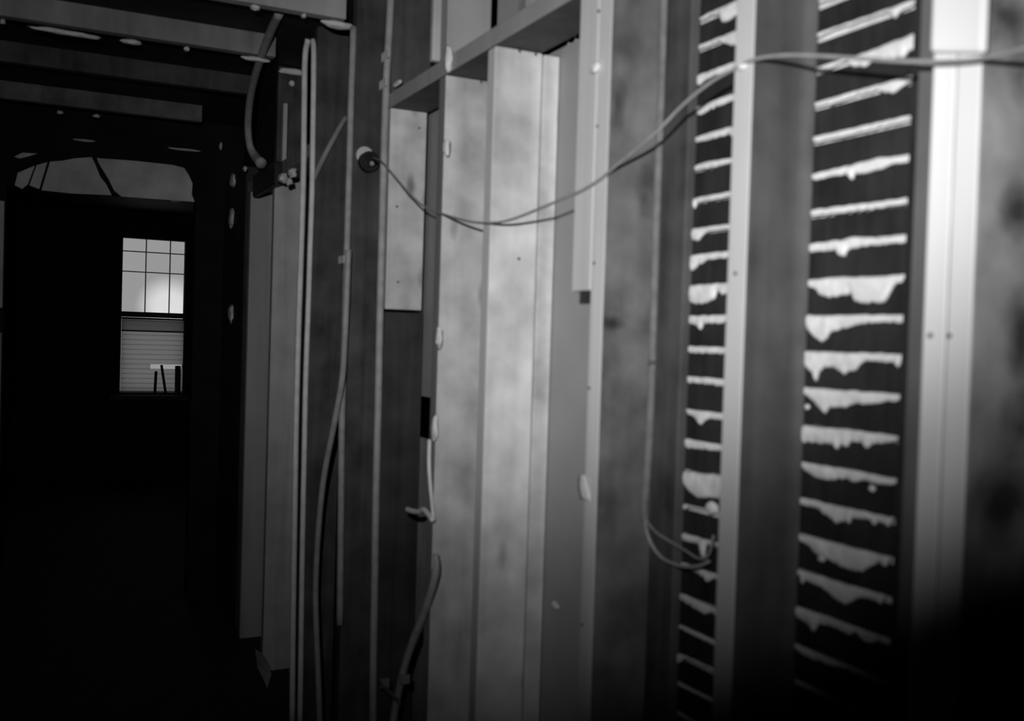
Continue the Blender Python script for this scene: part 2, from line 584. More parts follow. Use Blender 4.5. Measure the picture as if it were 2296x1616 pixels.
# ------------------------------------------------------------------ ceiling joists (run across, above the studs)
JY = [2.72, 3.345, 3.945, 4.62, 5.37]
JX = [0.96, 0.966, 0.86, 0.90, 0.80]
JL = ['nearest ceiling joist, above the frame', 'bright near ceiling joist ending at the corner of the stud wall',
      'long grey ceiling joist with plaster crumbs along its lower edge', 'dim ceiling joist behind the long grey one',
      'farthest dim ceiling joist before the cracked plaster patch']
for y, x1, lab in zip(JY, JX, JL):
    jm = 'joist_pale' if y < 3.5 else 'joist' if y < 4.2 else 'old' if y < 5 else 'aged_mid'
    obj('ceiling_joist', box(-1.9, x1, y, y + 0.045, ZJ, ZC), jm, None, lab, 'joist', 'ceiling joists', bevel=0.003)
# plaster left hanging under the joists
for k, (a, b, c, d, j, lab) in enumerate((
        (62, 64, 222, 80, 2, 'long ragged plaster strip under the left part of the long grey joist'),
        (272, 92, 317, 96, 2, 'flat plaster crumb under the long grey joist, next after the ragged strip'),
        (412, 104, 425, 115, 2, 'round plaster crumb under the middle of the long grey joist'),
        (540, 127, 606, 138, 2, 'flat plaster crumb under the long grey joist behind the curved hose'),
        (562, 12, 582, 22, 1, 'round plaster crumb under the bright near joist, left of the hose'),
        (675, 31, 686, 40, 1, 'round plaster crumb under the bright near joist, right of the hose'),
        (0, 44, 12, 52, 2, 'small plaster crumb under the long grey joist at the left edge'),
        (128, 249, 142, 255, 4, 'small plaster crumb under the farthest dim joist, left one'),
        (208, 258, 224, 262, 4, 'small plaster crumb under the farthest dim joist, right one'))):
    y = JY[j] - 0.012
    A, B = ony(a, b, y), ony(c, d, y)
    hx, hz = (B.x - A.x) / 2, max((A.z - B.z) / 2, 0.008)
    obj('plaster_crumb', blob(((A.x + B.x) / 2, y, min((A.z + B.z) / 2, ZJ - hz * 0.9)), hx, 0.014, hz, 0.45, k + 20), 'plaster', None, lab, 'plaster', smooth=True)
A, B = ony(728, 44, 3.30), ony(795, 60, 3.30)
obj('plaster_crumb', blob(((A.x + B.x) / 2, 3.32, (A.z + B.z) / 2), (B.x - A.x) / 2, 0.02, 0.013, 0.3, 31), 'plaster', None,
    'bright plaster lump at the wall end of the near joist', 'plaster', smooth=True)

# ------------------------------------------------------------------ studs of the wall, from the camera side to the far end
YS3 = 0.7916
s3m = YS3 + 0.0347
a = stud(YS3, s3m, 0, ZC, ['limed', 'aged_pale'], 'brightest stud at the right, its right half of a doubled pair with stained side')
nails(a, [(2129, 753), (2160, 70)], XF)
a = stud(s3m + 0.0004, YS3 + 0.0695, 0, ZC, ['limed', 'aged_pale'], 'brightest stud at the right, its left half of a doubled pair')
nails(a, [(2087, 752), (2108, 83)], XF)
yl = onx(2035, 745, 1.0).y
ye = onx(2023, 745, 1.082).y
stud(YS3 + 0.07, yl, 0, ZC, 'sister', 'dull grey stud set back against the left of the brightest doubled stud', x0=1.0, x1=1.0815)
obj('gap_shade_strip', box(1.082, XB, yl - 0.03, ye, 0, ZC), 'black', None,  # added strip; its near-black colour stands in for the dark gap here
    'black stand-in strip for the dark gap beside the brightest doubled stud', 'strip')
A, B = onx(2098, 128, XF), onx(2200, 128, XF)
ya = onx(2084, 60, XF - 0.012).y
yb = onx(2206, 60, XF - 0.012).y
bm = box(XF - 0.012, XF - 0.0005, yb, ya, A.z, ZC)
for v in bm.verts:
    if v.co.z < A.z + 0.01:
        v.co.z = A.z + (0.004 if v.co.y > yb + 0.01 else B.z - A.z)
scab = obj('wood_scab', bm, 'limed', None, 'pale wood scab nailed over the top of the brightest doubled stud', 'scab', None, None, 0.006)

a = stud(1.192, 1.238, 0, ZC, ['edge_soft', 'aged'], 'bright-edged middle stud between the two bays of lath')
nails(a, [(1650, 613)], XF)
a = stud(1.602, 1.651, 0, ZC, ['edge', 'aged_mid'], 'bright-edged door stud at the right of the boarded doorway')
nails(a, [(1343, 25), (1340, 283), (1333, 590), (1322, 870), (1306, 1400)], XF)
zk = onx(1305, 652, XF).z
yk = onx(1289, 400, XF).y
stud(1.6515, yk, zk, ZC, 'edge', 'short pale board nailed to the left of the door stud, cut off at mid height', 'jack_board', 'board', x1=1.05, group=None)
stud(1.497, 1.578, 0, ZC, ['old', 'aged'], 'dark flat board behind the armoured cable, beside the door stud', 'backing_board', 'board', 1.074, XB, group=None)

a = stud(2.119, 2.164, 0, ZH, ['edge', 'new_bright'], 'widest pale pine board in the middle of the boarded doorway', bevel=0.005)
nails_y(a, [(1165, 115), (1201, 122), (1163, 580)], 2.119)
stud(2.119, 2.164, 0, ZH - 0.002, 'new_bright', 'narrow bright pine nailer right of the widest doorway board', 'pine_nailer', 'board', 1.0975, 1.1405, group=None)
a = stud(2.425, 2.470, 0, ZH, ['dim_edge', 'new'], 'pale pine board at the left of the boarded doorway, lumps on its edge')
nails_y(a, [(1043, 172), (1079, 184)], 2.425)
# header and what stands on it
YA = 2.861
obj('door_header', box(XF, XB, yk + 0.001, YA + 0.046, ZH + 0.001, ZH + 0.046), ['dull_edge', 'header_side'], None,
    'grey header beam running over the boarded doorway', 'header', None, None, 0.003, pick=face_pick)
stud(2.425, 2.470, ZH + 0.047, ZC, 'dull_edge', 'pale short stud standing on the header above the left doorway board', 'cripple_stud', 'stud')
stud(2.119, 2.164, ZH + 0.047, ZC, 'aged_pale', 'short stud on the header above the widest doorway board, dim', 'cripple_stud', 'stud', XB - 0.05, XB + 0.004)
stud(YA, YA + 0.045, ZH + 0.047, ZC, 'old', 'short dark stud on the header behind the third upright cable', 'cripple_stud', 'stud')
stud(2.475, 2.496, ZH + 0.047, ZC, 'new_grey', 'slim pale strip left of the pale short stud above the header', 'furring_strip', 'strip', XF - 0.02, XF + 0.004, group=None)
# boards closing the doorway from behind
pt = onx(1262, 106, 1.143)
obj('building_board', box(1.143, 1.152, 1.56, 2.30, 0, pt.z), 'panel', None, 'smooth grey board closing the doorway, right of the bright nailer', 'board')
obj('building_board', box(1.101, 1.109, 1.66, 2.40, ZH + 0.05, ZC), 'panel', None, 'grey board above the header between short studs', 'board')
p1, p2 = onx(976, 250, 1.10), onx(953, 560, 1.10)
zb1 = onx(960, 890, 1.10).z
zb2 = onx(960, 985, 1.10).z
obj('building_board', box(1.10, 1.109, 2.38, p2.y, zb1, p1.z), 'panel_pale', None, 'smooth grey board left of the lumpy doorway board, upper length', 'board')
obj('building_board', box(1.10, 1.109, 2.38, p2.y + 0.06, 0, zb2), 'header', None, 'dim grey board left of the lumpy doorway board, lower length', 'board')
# splinters standing above the grey board
for k, px in enumerate((1275, 1291)):
    p = onx(px, 100, 1.147)
    obj('splinter', box(1.145, 1.149, p.y - 0.003, p.y + 0.003, pt.z - 0.0, pt.z + 0.03 + 0.008 * k), 'new', None,
        ('left' if k == 0 else 'right') + ' thin splinter in the black slot under the header', 'splinter')

zA = ony(900, 697, YA).z
a = stud(YA, YA + 0.045, zA + 0.004, ZH, ['dull_edge', 'new'], 'pale new stud length hanging right of the third upright cable', x1=1.087)
nails_y(a, [(890, 463), (892, 632), (940, 287)], YA)
stud(YA, YA + 0.045, 0, zA - 0.004, 'old_deep', 'dark lower stud length under the pale new one')
stud(3.230, 3.275, 0, ZC, 'old', 'dark stud bearing the black knob insulator')
stud(3.740, 3.785, 0, ZC, 'old', 'dark stud behind the leftmost pair of upright cables')
zD = ony(635, 405, 4.40).z
zE = ony(580, 412, 4.917).z
stud(4.40, 4.445, 0, ZH - 0.003, 'new_grey', 'grey pine stud just left of the leftmost pair of cables')
stud(4.917, 4.962, 0, ZH - 0.003, 'dull_edge', 'farthest grey pine stud beside the black corner')
obj('door_header', box(XF, XB, 3.786, 4.99, ZH, ZH + 0.05), 'header', None,
    'small far header above the two grey pine studs', 'header', None, None, 0.003)
p, q = onx(630, 236, XF), onx(620, 342, XF)
stud(4.27, 4.30, ZH + 0.051, p.z, 'new_grey', 'short pale strip standing on the far header beside the curved hose', 'furring_strip', 'strip', XF, XF + 0.018, 0.002, None)
stud(4.38, 4.42, ZH + 0.051, ZC, 'old', 'short dark stud on the far header behind the pale strip', 'cripple_stud', 'stud')

# ------------------------------------------------------------------ laths and plaster keys
S3 = 600 / 1731.0
S6 = 546 / 1576.0


def zm(ox, oy, s):
    return lambda L: [(ox + a * s, oy + b * s) for a, b in L]


A6, A7, A8 = zm(1750, 0, S6), zm(1750, 500, S6), zm(1750, 1056, S6)
B3, B4, B5 = zm(1400, 0, S3), zm(1400, 500, S3), zm(1400, 1056, S3)
BAY_R = [
    (A6, [(235, 5), (300, -15), (900, -225)], [(240, 25), (330, 6), (600, -90), (900, -195)]),
    (A6, [(235, 222), (880, -4), (915, -14)], [(235, 250), (370, 190), (500, 150), (620, 110), (700, 85), (750, 118), (780, 80), (850, 40), (915, 12)]),
    (A6, [(225, 440), (400, 388), (560, 335), (895, 205)], [(225, 470), (330, 445), (440, 395), (470, 430), (560, 440), (600, 395), (660, 405), (740, 390), (800, 380), (850, 330), (895, 310)]),
    (A6, [(225, 666), (890, 476)], [(225, 697), (350, 675), (500, 620), (620, 590), (740, 610), (800, 560), (890, 512)]),
    (A6, [(220, 885), (880, 738)], [(220, 927), (450, 880), (600, 840), (880, 772)]),
    (A6, [(205, 1130), (400, 1080), (640, 1020), (870, 993)], [(205, 1177), (430, 1130), (470, 1172), (490, 1130), (580, 1122), (700, 1080), (870, 1042)]),
    (A6, [(200, 1358), (500, 1320), (860, 1275)], [(200, 1402), (500, 1370), (860, 1320)]),
    (A7, [(180, 135), (400, 105), (480, 85), (640, 92), (835, 70)], [(185, 192), (370, 182), (385, 215), (425, 222), (440, 177), (560, 152), (835, 127)]),
    (A7, [(165, 368), (350, 345), (815, 330)], [(165, 402), (230, 430), (270, 475), (320, 494), (390, 477), (470, 460), (490, 510), (540, 530), (600, 520), (670, 527), (710, 470), (740, 410), (815, 372)]),
    (A7, [(155, 590), (815, 590)], [(155, 640), (190, 700), (240, 757), (270, 778), (310, 750), (330, 715), (400, 690), (500, 665), (560, 650), (815, 645)]),
    (A7, [(145, 820), (400, 830), (800, 845)], [(140, 890), (180, 950), (218, 980), (235, 1040), (255, 980), (290, 940), (340, 935), (380, 955), (420, 990), (450, 965), (490, 960), (530, 910), (560, 895), (740, 905), (770, 942), (800, 890)]),
    (A7, [(140, 1055), (500, 1080), (790, 1105)], [(140, 1095), (200, 1140), (250, 1190), (295, 1245), (330, 1200), (420, 1200), (500, 1170), (580, 1182), (690, 1160), (790, 1150)]),
    (A7, [(125, 1300), (500, 1335), (775, 1375)], [(120, 1420), (250, 1430), (340, 1435), (375, 1472), (400, 1435), (440, 1457), (460, 1420), (530, 1420), (565, 1473), (600, 1435), (775, 1415)]),
    (A8, [(120, -68), (500, -8), (760, 52)], [(120, -50), (170, 0), (230, 40), (300, 65), (430, 50), (490, 76), (560, 62), (650, 90), (758, 92)]),
    (A8, [(110, 160), (735, 298)], [(110, 215), (240, 240), (300, 285), (370, 342), (430, 330), (455, 347), (470, 305), (590, 320), (615, 352), (640, 325), (710, 362), (735, 330)]),
    (A8, [(100, 390), (350, 455), (710, 548)], [(100, 430), (190, 480), (230, 535), (330, 585), (400, 622), (470, 650), (540, 655), (590, 620), (640, 590), (690, 622), (715, 600)]),
    (A8, [(80, 618), (440, 725), (680, 798)], [(80, 652), (140, 690), (150, 742), (165, 705), (300, 770), (370, 835), (430, 868), (470, 850), (500, 825), (580, 825), (660, 862), (680, 835)]),
    (A8, [(70, 853), (340, 945), (640, 1058)], [(60, 880), (110, 940), (190, 1000), (220, 1048), (260, 990), (340, 1005), (460, 1065), (490, 1040), (560, 1110), (640, 1112)]),
    (A8, [(70, 1093), (190, 1148), (450, 1260)], [(65, 1130), (190, 1215), (310, 1252), (450, 1290)]),
]
BAY_L = [
    (B3, [(460, 140), (560, 80), (740, -4)], [(460, 165), (500, 140), (560, 105), (620, 95), (640, 152), (680, 142), (740, 90)]),
    (B3, [(450, 310), (620, 240), (735, 193)], [(450, 342), (550, 302), (620, 272), (700, 302), (735, 292)]),
    (B3, [(440, 500), (730, 397)], [(440, 572), (500, 547), (540, 510), (730, 445)]),
    (B3, [(437, 705), (720, 600)], [(437, 747), (500, 747), (560, 710), (720, 650)]),
    (B3, [(437, 895), (715, 810)], [(437, 922), (520, 917), (600, 895), (680, 872), (715, 902)]),
    (B3, [(430, 1083), (560, 1040), (705, 1020)], [(430, 1112), (520, 1097), (600, 1080), (705, 1055)]),
    (B3, [(430, 1285), (700, 1235)], [(430, 1322), (460, 1357), (480, 1312), (560, 1300), (700, 1270)]),
    (B4, [(415, 38), (690, 3)], [(415, 68), (440, 112), (480, 122), (515, 78), (560, 55), (690, 40)]),
    (B4, [(408, 205), (680, 178)], [(410, 280), (440, 322), (480, 280), (540, 242), (680, 225)]),
    (B4, [(403, 398), (670, 383)], [(400, 480), (430, 522), (480, 532), (540, 522), (590, 490), (610, 440), (640, 470), (670, 460)]),
    (B4, [(393, 598), (665, 590)], [(390, 640), (480, 670), (500, 697), (520, 652), (640, 652), (665, 642)]),
    (B4, [(393, 793), (655, 800)], [(390, 867), (410, 850), (430, 840), (660, 852)]),
    (B4, [(383, 985), (645, 1005)], [(385, 1030), (645, 1057)]),
    (B4, [(378, 1195), (635, 1225)], [(383, 1220), (450, 1250), (500, 1312), (530, 1280), (560, 1267), (635, 1277)]),
    (B4, [(350, 1378), (625, 1430)], [(345, 1440), (430, 1460), (625, 1477)]),
    (B5, [(345, -12), (615, 15)], [(350, 10), (370, 60), (420, 130), (480, 182), (560, 178), (610, 182)]),
    (B5, [(320, 195), (600, 255)], [(285, 340), (310, 335), (350, 268), (400, 250), (430, 228), (520, 245), (600, 275)]),
    (B5, [(333, 383), (580, 450)], [(330, 432), (420, 460), (490, 475), (510, 560), (530, 555), (535, 480), (580, 482)]),
    (B5, [(323, 567), (585, 657)], [(320, 602), (440, 642), (520, 690), (540, 722), (585, 695)]),
    (B5, [(313, 758), (420, 805), (565, 870)], [(313, 802), (400, 850), (520, 927), (565, 917)]),
    (B5, [(318, 968), (555, 1075)], [(318, 992), (430, 1052), (555, 1112)]),
    (B5, [(290, 1155), (340, 1165), (560, 1262)], [(285, 1190), (310, 1230), (338, 1275), (360, 1245), (395, 1215), (440, 1228), (560, 1285)]),
    (B5, [(300, 1335), (550, 1455)], [(300, 1352), (430, 1425), (550, 1480)]),
]


def lerp_list(pts, y):
    for a, b in zip(pts, pts[1:]):
        if (a[0] - y) * (b[0] - y) <= 0 and a[0] != b[0]:
            t = (y - a[0]) / (b[0] - a[0])
            return a[1] + (b[1] - a[1]) * t
    return pts[0][1] if abs(pts[0][0] - y) < abs(pts[-1][0] - y) else pts[-1][1]


def key_mesh(tops, bots, seed, y_start, tail):
    """a ridge of plaster squeezed through the gap between two laths, slumped over the lower one"""
    T = [(onx(a, b, XB).y, onx(a, b, XB).z) for a, b in tops]
    B = [(onx(a, b, XB).y, onx(a, b, XB).z) for a, b in bots]
    if tail is not None:      # runs on behind the middle stud
        for Q in (T, B):
            a, b = Q[0], Q[-1]
            sl = (T[-1][1] - T[0][1]) / (T[-1][0] - T[0][0])
            Q.append((tail, b[1] + 0.3 * sl * (tail - b[0])))
    ya = min(max(T[0][0], B[0][0]), y_start)
    yb = max(min(T[-1][0], B[-1][0]), ye + 0.0005) if tail is None else min(T[-1][0], B[-1][0])
    n, m = 72, 9
    bm = bmesh.new()
    cols = []
    for i in range(n + 1):
        u = i / n
        y = ya + (yb - ya) * u
        zt, zb = lerp_list(T, y), lerp_list(B, y)
        zt += 0.0012 * noise.noise(Vector((y * 60, seed * 2.3, 1)))
        zb += 0.0022 * noise.noise(Vector((y * 110, seed * 1.7, 0))) + 0.0012 * noise.noise(Vector((y * 330, seed, 5)))
        if zt - zb < 0.004:
            zb = zt - 0.004
        if u > 0.97 and not tail:
            zb = zb + (zt - zb) * 0.5 * (u - 0.97) / 0.03
        th = min(0.0075, 0.003 + 0.14 * (zt - zb))
        col = []
        for k in range(m + 1):
            v = k / m
            bulge = max(0.0, math.sin(math.pi * (v ** 0.8))) ** 0.35
            w = 1 + 0.18 * noise.noise(Vector((y * 45, v * 3, seed)))
            col.append(bm.verts.new((XB - 0.0006 - th * bulge * w, y, zt + (zb - zt) * v)))
        cols.append(col)
    for A, B_ in zip(cols, cols[1:]):
        for k in range(m):
            bm.faces.new((A[k], A[k + 1], B_[k + 1], B_[k]))
        bm.faces.new((A[m], A[0], B_[0], B_[m]))
    bm.faces.new(cols[0])
    bm.faces.new(cols[-1][::-1])
    return bm


SHAPE_R = {2: ', swelling to the right', 7: ', folded, with one drip', 8: ', wide with two lobes', 9: ', deep left lobe',
           10: ', with a pointed drip', 12: ', ragged below', 15: ', bowl shaped', 16: ', with one lobe', 17: ', with a point at left'}
SHAPE_L = {0: ', ragged', 8: ', drooping left', 9: ', wide and rounded', 13: ', with a point', 15: ', slumped', 16: ', broken', 21: ', lumpy at left'}


def bay(rows, y_near, y_far, side, shapes):
    where = 'right of the middle stud' if side == 'R' else 'left of the middle stud'
    zs = []
    for i, (fn, T, B) in enumerate(rows):
        tp, bt = fn(T), fn(B)
        P = [onx(a, b, XB).z for a, b in tp]
        zs.append(sum(P) / len(P))
        lab = 'pale plaster ridge %s, %s from the top%s' % (where.replace('the ', ''), ORD[i], shapes.get(i, ''))
        obj('plaster_key', key_mesh(tp, bt, i + (50 if side == 'R' else 0), 1.1912 if side == 'R' else 1.4962, None if side == 'R' else 1.30), 'plaster', None, lab, 'plaster',
            'plaster ridges %s' % where, smooth=True)
    pitch = (zs[0] - zs[-1]) / (len(zs) - 1)
    zz = [zs[0] + pitch * k for k in (3, 2, 1)] + zs + [zs[-1] - pitch * k for k in range(1, 6)]
    for i in range(len(zz) - 1):
        top, bot = zz[i] - 0.012, zz[i + 1]
        vis = 3 - 1 <= i < 2 + len(zs)
        k = i - 2
        lab = 'dark sooty lath %s, %s from the top' % (where, ORD[k]) if vis and k < len(ORD) else 'dark sooty lath %s, out of sight in the dark' % where
        obj('lath', box(XB + 0.0004, XB + 0.0084, y_near, y_far, bot, top), 'lath', None, lab, 'lath', 'laths %s' % where, bevel=0.001)


bay(BAY_R, ye - 0.04, 1.2145, 'R', SHAPE_R)
bay(BAY_L, 1.2155, 1.599, 'L', SHAPE_L)
# loose bits of plaster on the laths
for k, (px, py, r, lab) in enumerate(((1958, 1095, 0.0045, 'small loose plaster chip under the fourteenth ridge right of the middle stud'),
                                      (1845, 1252, 0.005, 'round plaster bead under the bowl shaped ridge'),
                                      (1601, 1138, 0.011, 'glossy round plaster lump against the middle stud'),
                                      (1812, 912, 0.004, 'tiny plaster chip under the twelfth ridge right of the middle stud'))):
    p = onx(px, py, XB)
    obj('plaster_chip', blob((XB - r * 0.5, p.y, p.z), r * 0.6, r * 1.3, r, 0.3, k + 60), 'plaster', None, lab, 'plaster', smooth=True)
# laths above the header, left of the short studs
for i in range(8):
    z0 = ZH + 0.05 + i * 0.054
    lab = 'sooty lath above the header, %s from the beam' % (['first'] + ORD[1:])[i]
    obj('lath', box(XB + 0.0004, XB + 0.0084, 2.472, 2.915, z0, min(z0 + 0.042, ZC)), 'lath', None, lab, 'lath', 'laths above the header', bevel=0.001)
for k, (px, py) in enumerate(((963, 28), (964, 72), (968, 118))):
    p = onx(px, py, XF - 0.005)
    lab = ['topmost', 'middle', 'lowest'][k] + ' plaster lump on the slim strip above the header'
    obj('plaster_lump', blob((XF - 0.005, 2.500 + 0.006, p.z), 0.008, 0.014, 0.011, 0.4, k + 70), 'plaster', None, lab, 'plaster', smooth=True)

# ------------------------------------------------------------------ plaster lumps on the doorway boards
for k, (px, py, sy, sz, lab) in enumerate(((1006, 132, 0.020, 0.034, 'bright plaster lump on the corner where header meets the left doorway board'),
                                           (1003, 330, 0.014, 0.022, 'plaster lump on the edge of the left doorway board, second from the top'),
                                           (986, 757, 0.016, 0.028, 'plaster lump on the edge of the left doorway board, at mid height'),
                                           (976, 958, 0.018, 0.034, 'lowest plaster lump on the edge of the left doorway board'))):
    p = onx(px, py, XF - 0.006)
    obj('plaster_lump', blob((XF - 0.008, p.y, p.z), 0.008, sy, sz, 0.4, k + 80), 'plaster', None, lab, 'plaster', smooth=True)
p = onx(1334, 150, XF - 0.006)
obj('plaster_lump', blob((XF - 0.006, p.y, p.z), 0.006, 0.016, 0.010, 0.4, 90), 'plaster', None,
    'small plaster lump near the top of the door stud', 'plaster', smooth=True)
p, q = onx(1302, 1062, XF - 0.002), onx(1322, 1124, XF - 0.002)
bm = bmesh.new()
n = 8
rows = []
for i in range(n + 1):
    v = i / n
    w0, w1 = p.y + 0.002 - 0.008 * v, q.y + 0.010 * (1 - v)
    rows.append([bm.verts.new((XF - 0.003 - 0.004 * math.sin(v * 3 + u * 2), w0 + (w1 - w0) * u, p.z + (q.z - p.z) * v)) for u in (0, 0.33, 0.66, 1)])
for A, B in zip(rows, rows[1:]):
    for k in range(3):
        bm.faces.new((A[k], A[k + 1], B[k + 1], B[k]))
so = obj('paper_tag', bm, 'paper', None, 'bright paper tag stuck low on the door stud', 'tag', smooth=True)
so.modifiers.new('thick', 'SOLIDIFY').thickness = 0.001
p = onx(1247, 1357, 1.143)
obj('plaster_chip', blob((1.140, p.y, p.z), 0.004, 0.018, 0.009, 0.4, 92), 'plaster', None, 'pale chip stuck low on the smooth grey doorway board', 'plaster', smooth=True)

# ------------------------------------------------------------------ cables
def path(L, x):
    return [onx(a, b, x) for a, b in L]


rc = 0.0115
obj('upright_cable', tube(path([(877, -60), (876, 0), (871, 100), (866, 190), (861, 350), (857, 500), (852, 700), (848, 900), (843, 1100), (840, 1300), (837, 1480), (836, 1640)], XF - rc - 0.001), rc),
    'conduit', None, 'third upright cable from the left, clipped over the end of the header', 'cable', smooth=True)
rb = 0.0115
obj('upright_cable', tube(path([(793, 60), (788, 200), (784, 350), (779, 520), (774, 700), (769, 850), (766, 1000), (764, 1200), (762, 1400)], XF - rb - 0.001), rb),
    'conduit', None, 'upright cable on the stud with the black knob', 'cable', smooth=True)
obj('hanging_cable', tube(path([(781, 560), (778, 640), (774, 740), (767, 850), (747, 960), (733, 1030), (722, 1100), (713, 1200), (708, 1300), (708, 1370), (712, 1480), (715, 1560), (717, 1640)], XF - 0.0365), 0.0105),
    'conduit', None, 'loose cable bending away left from the stud with the black knob', 'cable', smooth=True)
obj('upright_cable', tube(path([(691, 88), (684, 130), (682, 250), (680, 400), (674, 600), (669, 750), (664, 950), (660, 1200), (657, 1400), (655, 1620)], XF - 0.014), 0.0115),
    'pale_sheath', None, 'left cable of the leftmost upright pair', 'cable', smooth=True)
obj('upright_cable', tube([p + Vector((0, -0.03, 0)) for p in path([(697, 94), (699, 130), (697, 300), (695, 430), (691, 550), (687, 680), (681, 850), (678, 1000), (674, 1200), (671, 1400), (668, 1620)], XF - 0.013)], 0.0105),
    'pale_sheath', None, 'right cable of the leftmost upright pair', 'cable', smooth=True)
yC = 3.722
obj('branch_cable', tube([ony(a, b, yC) for a, b in [(776, 262), (762, 285), (740, 325), (722, 360), (708, 390), (704, 402)]], 0.0105),
    'header', None, 'dark branch cable slanting between two upright cables', 'cable', smooth=True)
# curved hose from the joist to the junction box
obj('curved_hose', tube([onx(a, b, x) for a, b, x in [(626, 30, .78), (607, 70, .79), (588, 120, .80), (572, 170, .815), (561, 220, .835), (556, 280, .86), (560, 325, .88), (572, 350, .90), (586, 366, .912)]], 0.0155,
                        taper=lambda t: 1.0 if t < 0.75 else 1.0 + 0.55 * (t - 0.75) / 0.25), 'conduit', None,
    'curved grey hose hanging from the ceiling joist to the dark junction box', 'hose', smooth=True)
# dark junction box with fittings below the hose
p, q = onx(564, 393, 0.93), onx(612, 412, 0.93)
jb = empty('junction_box', ((0.93), (p.y + q.y) / 2, q.z), 'black junction box with pale fittings at the foot of the curved hose', 'junction box')
obj('box_body', box(0.936, 0.968, q.y, p.y, q.z, p.z), 'darkmetal', jb, bevel=0.004)
for (a, b, r) in ((634, 400, 0.020), (656, 388, 0.018), (549, 378, 0.012), (648, 408, 0.014)):
    c = onx(a, b, 0.93)
    obj('fitting', blob(c, r * 0.9, r * 1.5, r, 0.55, a * 0.37), 'ceramic', jb, label='pale fitting', smooth=True)
p = ony(654, 187, 4.369)
obj('plaster_crumb', blob(p, 0.013, 0.014, 0.014, 0.3, 97), 'plaster', None, 'round plaster crumb beside the top of the leftmost cable pair', 'plaster', smooth=True)
yc = 4.369
p, q = ony(628, 142, yc), ony(684, 153, yc)
p.z = q.z = ZC - 0.022
obj('plaster_crumb', blob((p + q) / 2, abs(p.x - q.x) / 2, 0.016, 0.014, 0.3, 98), 'plaster', None, 'flat plaster crumb touching the top of the leftmost cable pair', 'plaster', smooth=True)

# staples on the upright cables
for k, (a, b, lab) in enumerate(((864, 188, 'pale clip on the third upright cable at the header'), (869, 125, 'pale clip on the third upright cable above the header'),
                                 (770, 582, 'pale clip on the cable of the knob stud'))):
    p = onx(a, b, XF - 0.018)
    bm = box(XF - 0.026, XF - 0.0235, p.y - 0.034, p.y + 0.034, p.z - 0.013, p.z + 0.013)
    obj('cable_clip', bm, 'plaster', None, lab, 'clip', bevel=0.001)
p = onx(890, 188, XF - 0.004)
obj('plaster_crumb', blob((XF - 0.004, p.y, p.z + 0.0), 0.006, 0.036, 0.008, 0.3, 99), 'plaster', None, 'flat pale crumb on the header right of the third upright cable', 'plaster', smooth=True)

# armoured cable beside the door stud
ra = 0.0085
arm = [ony(a, b, 1.602 - 0.0105) for a, b in [(1494, -40), (1490, 0), (1487, 150), (1480, 300), (1474, 450), (1468, 650), (1464, 800), (1458, 950), (1451, 1060), (1446, 1130), (1446, 1165)]]
ac = empty('armoured_cable', arm[-1], 'ribbed armoured cable hanging straight beside the door stud', 'cable')
obj('armour', tube(arm, ra, beads=0.0075, seg=12), 'armour', ac)
e0 = arm[-1]
obj('wire', tube([e0] + [onx(a, b, 1.06) for a, b in [(1450, 1190), (1462, 1222), (1484, 1250), (1512, 1264), (1540, 1270), (1568, 1268), (1590, 1258)]], 0.0032, n=8), 'conduit', ac, smooth=True)
obj('wire', tube([e0 + Vector((0.002, 0.0, 0.0))] + [onx(a, b, 1.065) for a, b in [(1470, 1192), (1500, 1212), (1540, 1236), (1562, 1250), (1580, 1251), (1592, 1235), (1600, 1200)]], 0.0022, n=8), 'cord', ac, smooth=True)
p = ony(1481, 286, 1.59)
obj('staple', box(p.x - 0.016, p.x + 0.016, 1.579, 1.5815, p.z - 0.004, p.z + 0.004), 'armour', ac, bevel=0.0008)
p = ony(1461, 812, 1.59)
obj('staple', box(p.x - 0.016, p.x + 0.016, 1.579, 1.5815, p.z - 0.004, p.z + 0.004), 'nail', ac, bevel=0.0008)

# the long slack cord strung in front of the whole wall
yK = 3.205
cord = [Vector(ony(836, 352, yK))]
spec = [(837, 354, .945), (847, 357, .925), (858, 364, .918), (885, 395, .93), (915, 430, .945), (950, 462, .955), (1000, 482, .960), (1050, 496, .960), (1095, 500, .962), (1140, 494, .962), (1190, 476, .962),
        (1245, 453, .962), (1300, 429, .963), (1345, 402, .964), (1390, 364, .964), (1432, 330, .964), (1480, 288, .964), (1520, 246, .964), (1560, 210, .963), (1600, 180, .963),
        (1640, 157, .964), (1670, 141, .964), (1705, 130, .963), (1760, 124, .962), (1830, 125, .960), (1910, 130, .957), (2000, 136, .952), (2070, 138, .950),
        (2130, 137, .950), (2190, 132, .950), (2250, 120, .948), (2310, 106, .945), (2400, 90, .94)]
cord += [onx(a, b, x) for a, b, x in spec]
obj('slack_cord', tube(cord, 0.0028, n=8), 'cord', None, 'long slack cord strung across the wall from the black knob to the right edge', 'cord', smooth=True)
p = onx(1666, 146, XF - 0.003)
obj('cord_clip', blob((XF - 0.004, p.y, p.z), 0.005, 0.012, 0.007, 0.2, 4), 'plaster', None, 'pale clip holding the slack cord on the middle stud', 'clip', smooth=True)

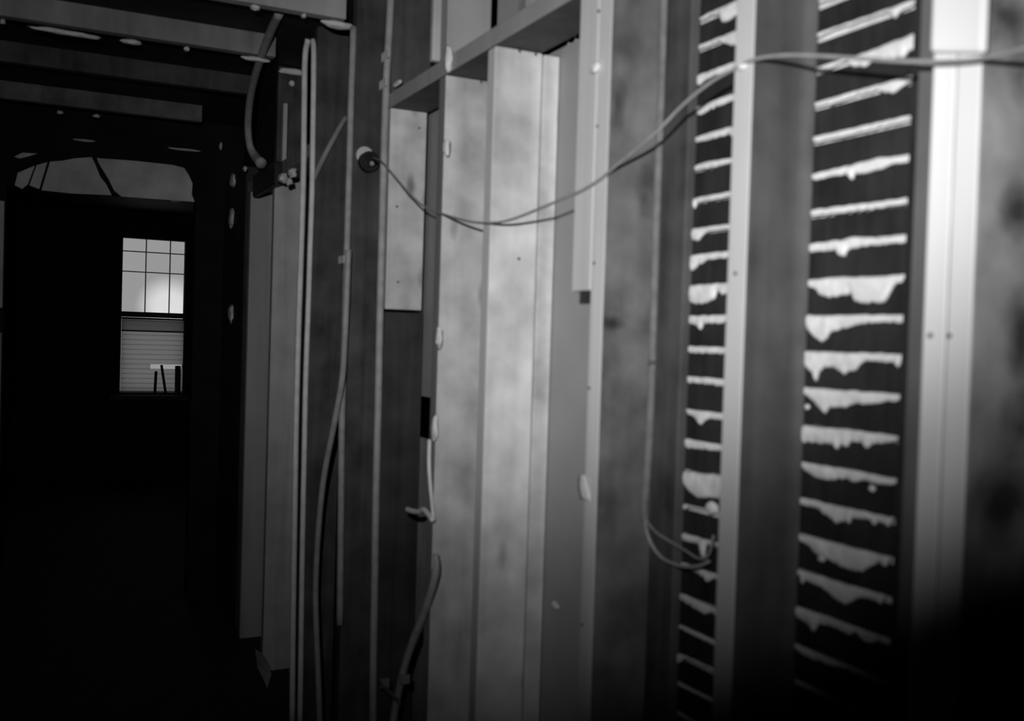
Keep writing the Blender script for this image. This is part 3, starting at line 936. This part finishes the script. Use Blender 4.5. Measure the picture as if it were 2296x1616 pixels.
# knob insulator on the dark stud
p = ony(821, 366, 3.23)
kn = empty('knob_insulator', (p.x, 3.229, p.z - 0.035), 'black round knob with a pale base on the dark stud', 'insulator')
obj('knob_base', disc((p.x - 0.008, 3.2225, p.z + 0.024), (0, 1, 0), 0.030, 0.012, seg=24), 'ceramic', kn, bevel=0.003, smooth=False)
bm = disc((p.x, 3.200, p.z), (0, 1, 0), 0.034, 0.032, seg=28)
disc((p.x, 3.1815, p.z), (0, 1, 0), 0.022, 0.005, bm, seg=28)
obj('knob', bm, 'darkmetal', kn, bevel=0.005)
obj('screw_head', disc((p.x + 0.003, 3.1775, p.z - 0.008), (0, 1, 0), 0.007, 0.003, seg=14), 'conduit', kn)

# flexible cable and bent strap low on the left doorway board
obj('thin_cable', tube(path([(963, 985), (962, 1040), (965, 1090), (969, 1130), (972, 1165)], XF - 0.006), 0.0052),
    'pale_sheath', None, 'thin pale cable along the lower edge of the left doorway board', 'cable', smooth=True)
st = path([(912, 1141), (928, 1146), (940, 1146), (950, 1142), (960, 1152), (971, 1166)], XF - 0.012)
obj('bent_strap', tube(st, 0.0075, n=6, seg=8), 'pale_sheath', None, 'bent pale strap sticking out left of the doorway boards', 'strap', smooth=True)
lo = path([(977, 1240), (978, 1275), (968, 1320), (950, 1375), (928, 1430), (908, 1490), (896, 1540), (884, 1600), (880, 1650)], XF - 0.02)
lc = empty('lead_cable', lo[-1], 'thick cable slanting down left from the foot of the doorway boards', 'cable')
obj('sheath', tube(lo, 0.0108, taper=lambda t: 0.6 + 0.4 * min(1, t / 0.15)), 'conduit', lc, smooth=True)
a, b = onx(862, 1528, XF - 0.02), onx(910, 1526, XF - 0.02)
bm = box(XF - 0.036, XF - 0.033, b.y, a.y, a.z - 0.007, a.z + 0.007)
box(XF - 0.036, XF - 0.008, a.y - 0.012, a.y, a.z - 0.014, a.z + 0.012, bm)
box(XF - 0.036, XF - 0.008, b.y, b.y + 0.010, b.z - 0.010, b.z + 0.016, bm)
obj('clamp', bm, 'armour', lc, bevel=0.002)

# bits of plaster on the corner past the grey pine studs, and torn paper at its foot
for k, (px, py, h, lab) in enumerate(((522, 405, 0.035, 'topmost'), (519, 490, 0.05, 'second'), (518, 702, 0.05, 'lowest'))):
    p = onx(px, py, 0.98)
    obj('plaster_lump', blob((0.98, p.y, p.z), 0.012, 0.05, h, 0.4, k + 110), 'plaster_old', None, lab + ' of three plaster lumps on the black far corner', 'plaster', smooth=True)
p = onx(520, 600, 0.98)
obj('trim_2', box(0.985, 1.05, p.y - 0.3, p.y + 0.3, 0, ZH + 0.15), 'black', kind='structure')
bm = bmesh.new()
pts = [(575, 1378), (590, 1386), (606, 1402), (607, 1430), (605, 1458), (596, 1440), (583, 1420), (572, 1400)]
P = [onx(a, b, 0.955) for a, b in pts]
dz = min(v.z for v in P)
P = [v - Vector((0, 0, dz)) for v in P]
c = sum(P, Vector()) / len(P) + Vector((-0.02, 0, 0))
vc = bm.verts.new(c)
vp = [bm.verts.new(v + Vector((0.012 * math.sin(3 * i), 0, 0))) for i, v in enumerate(P)]
for i in range(len(vp)):
    bm.faces.new((vc, vp[i], vp[(i + 1) % len(vp)]))
so = obj('torn_paper', bm, 'paper', None, 'torn scrap of paper standing on the floor at the left foot of the wall', 'paper')
so.modifiers.new('thick', 'SOLIDIFY').thickness = 0.002
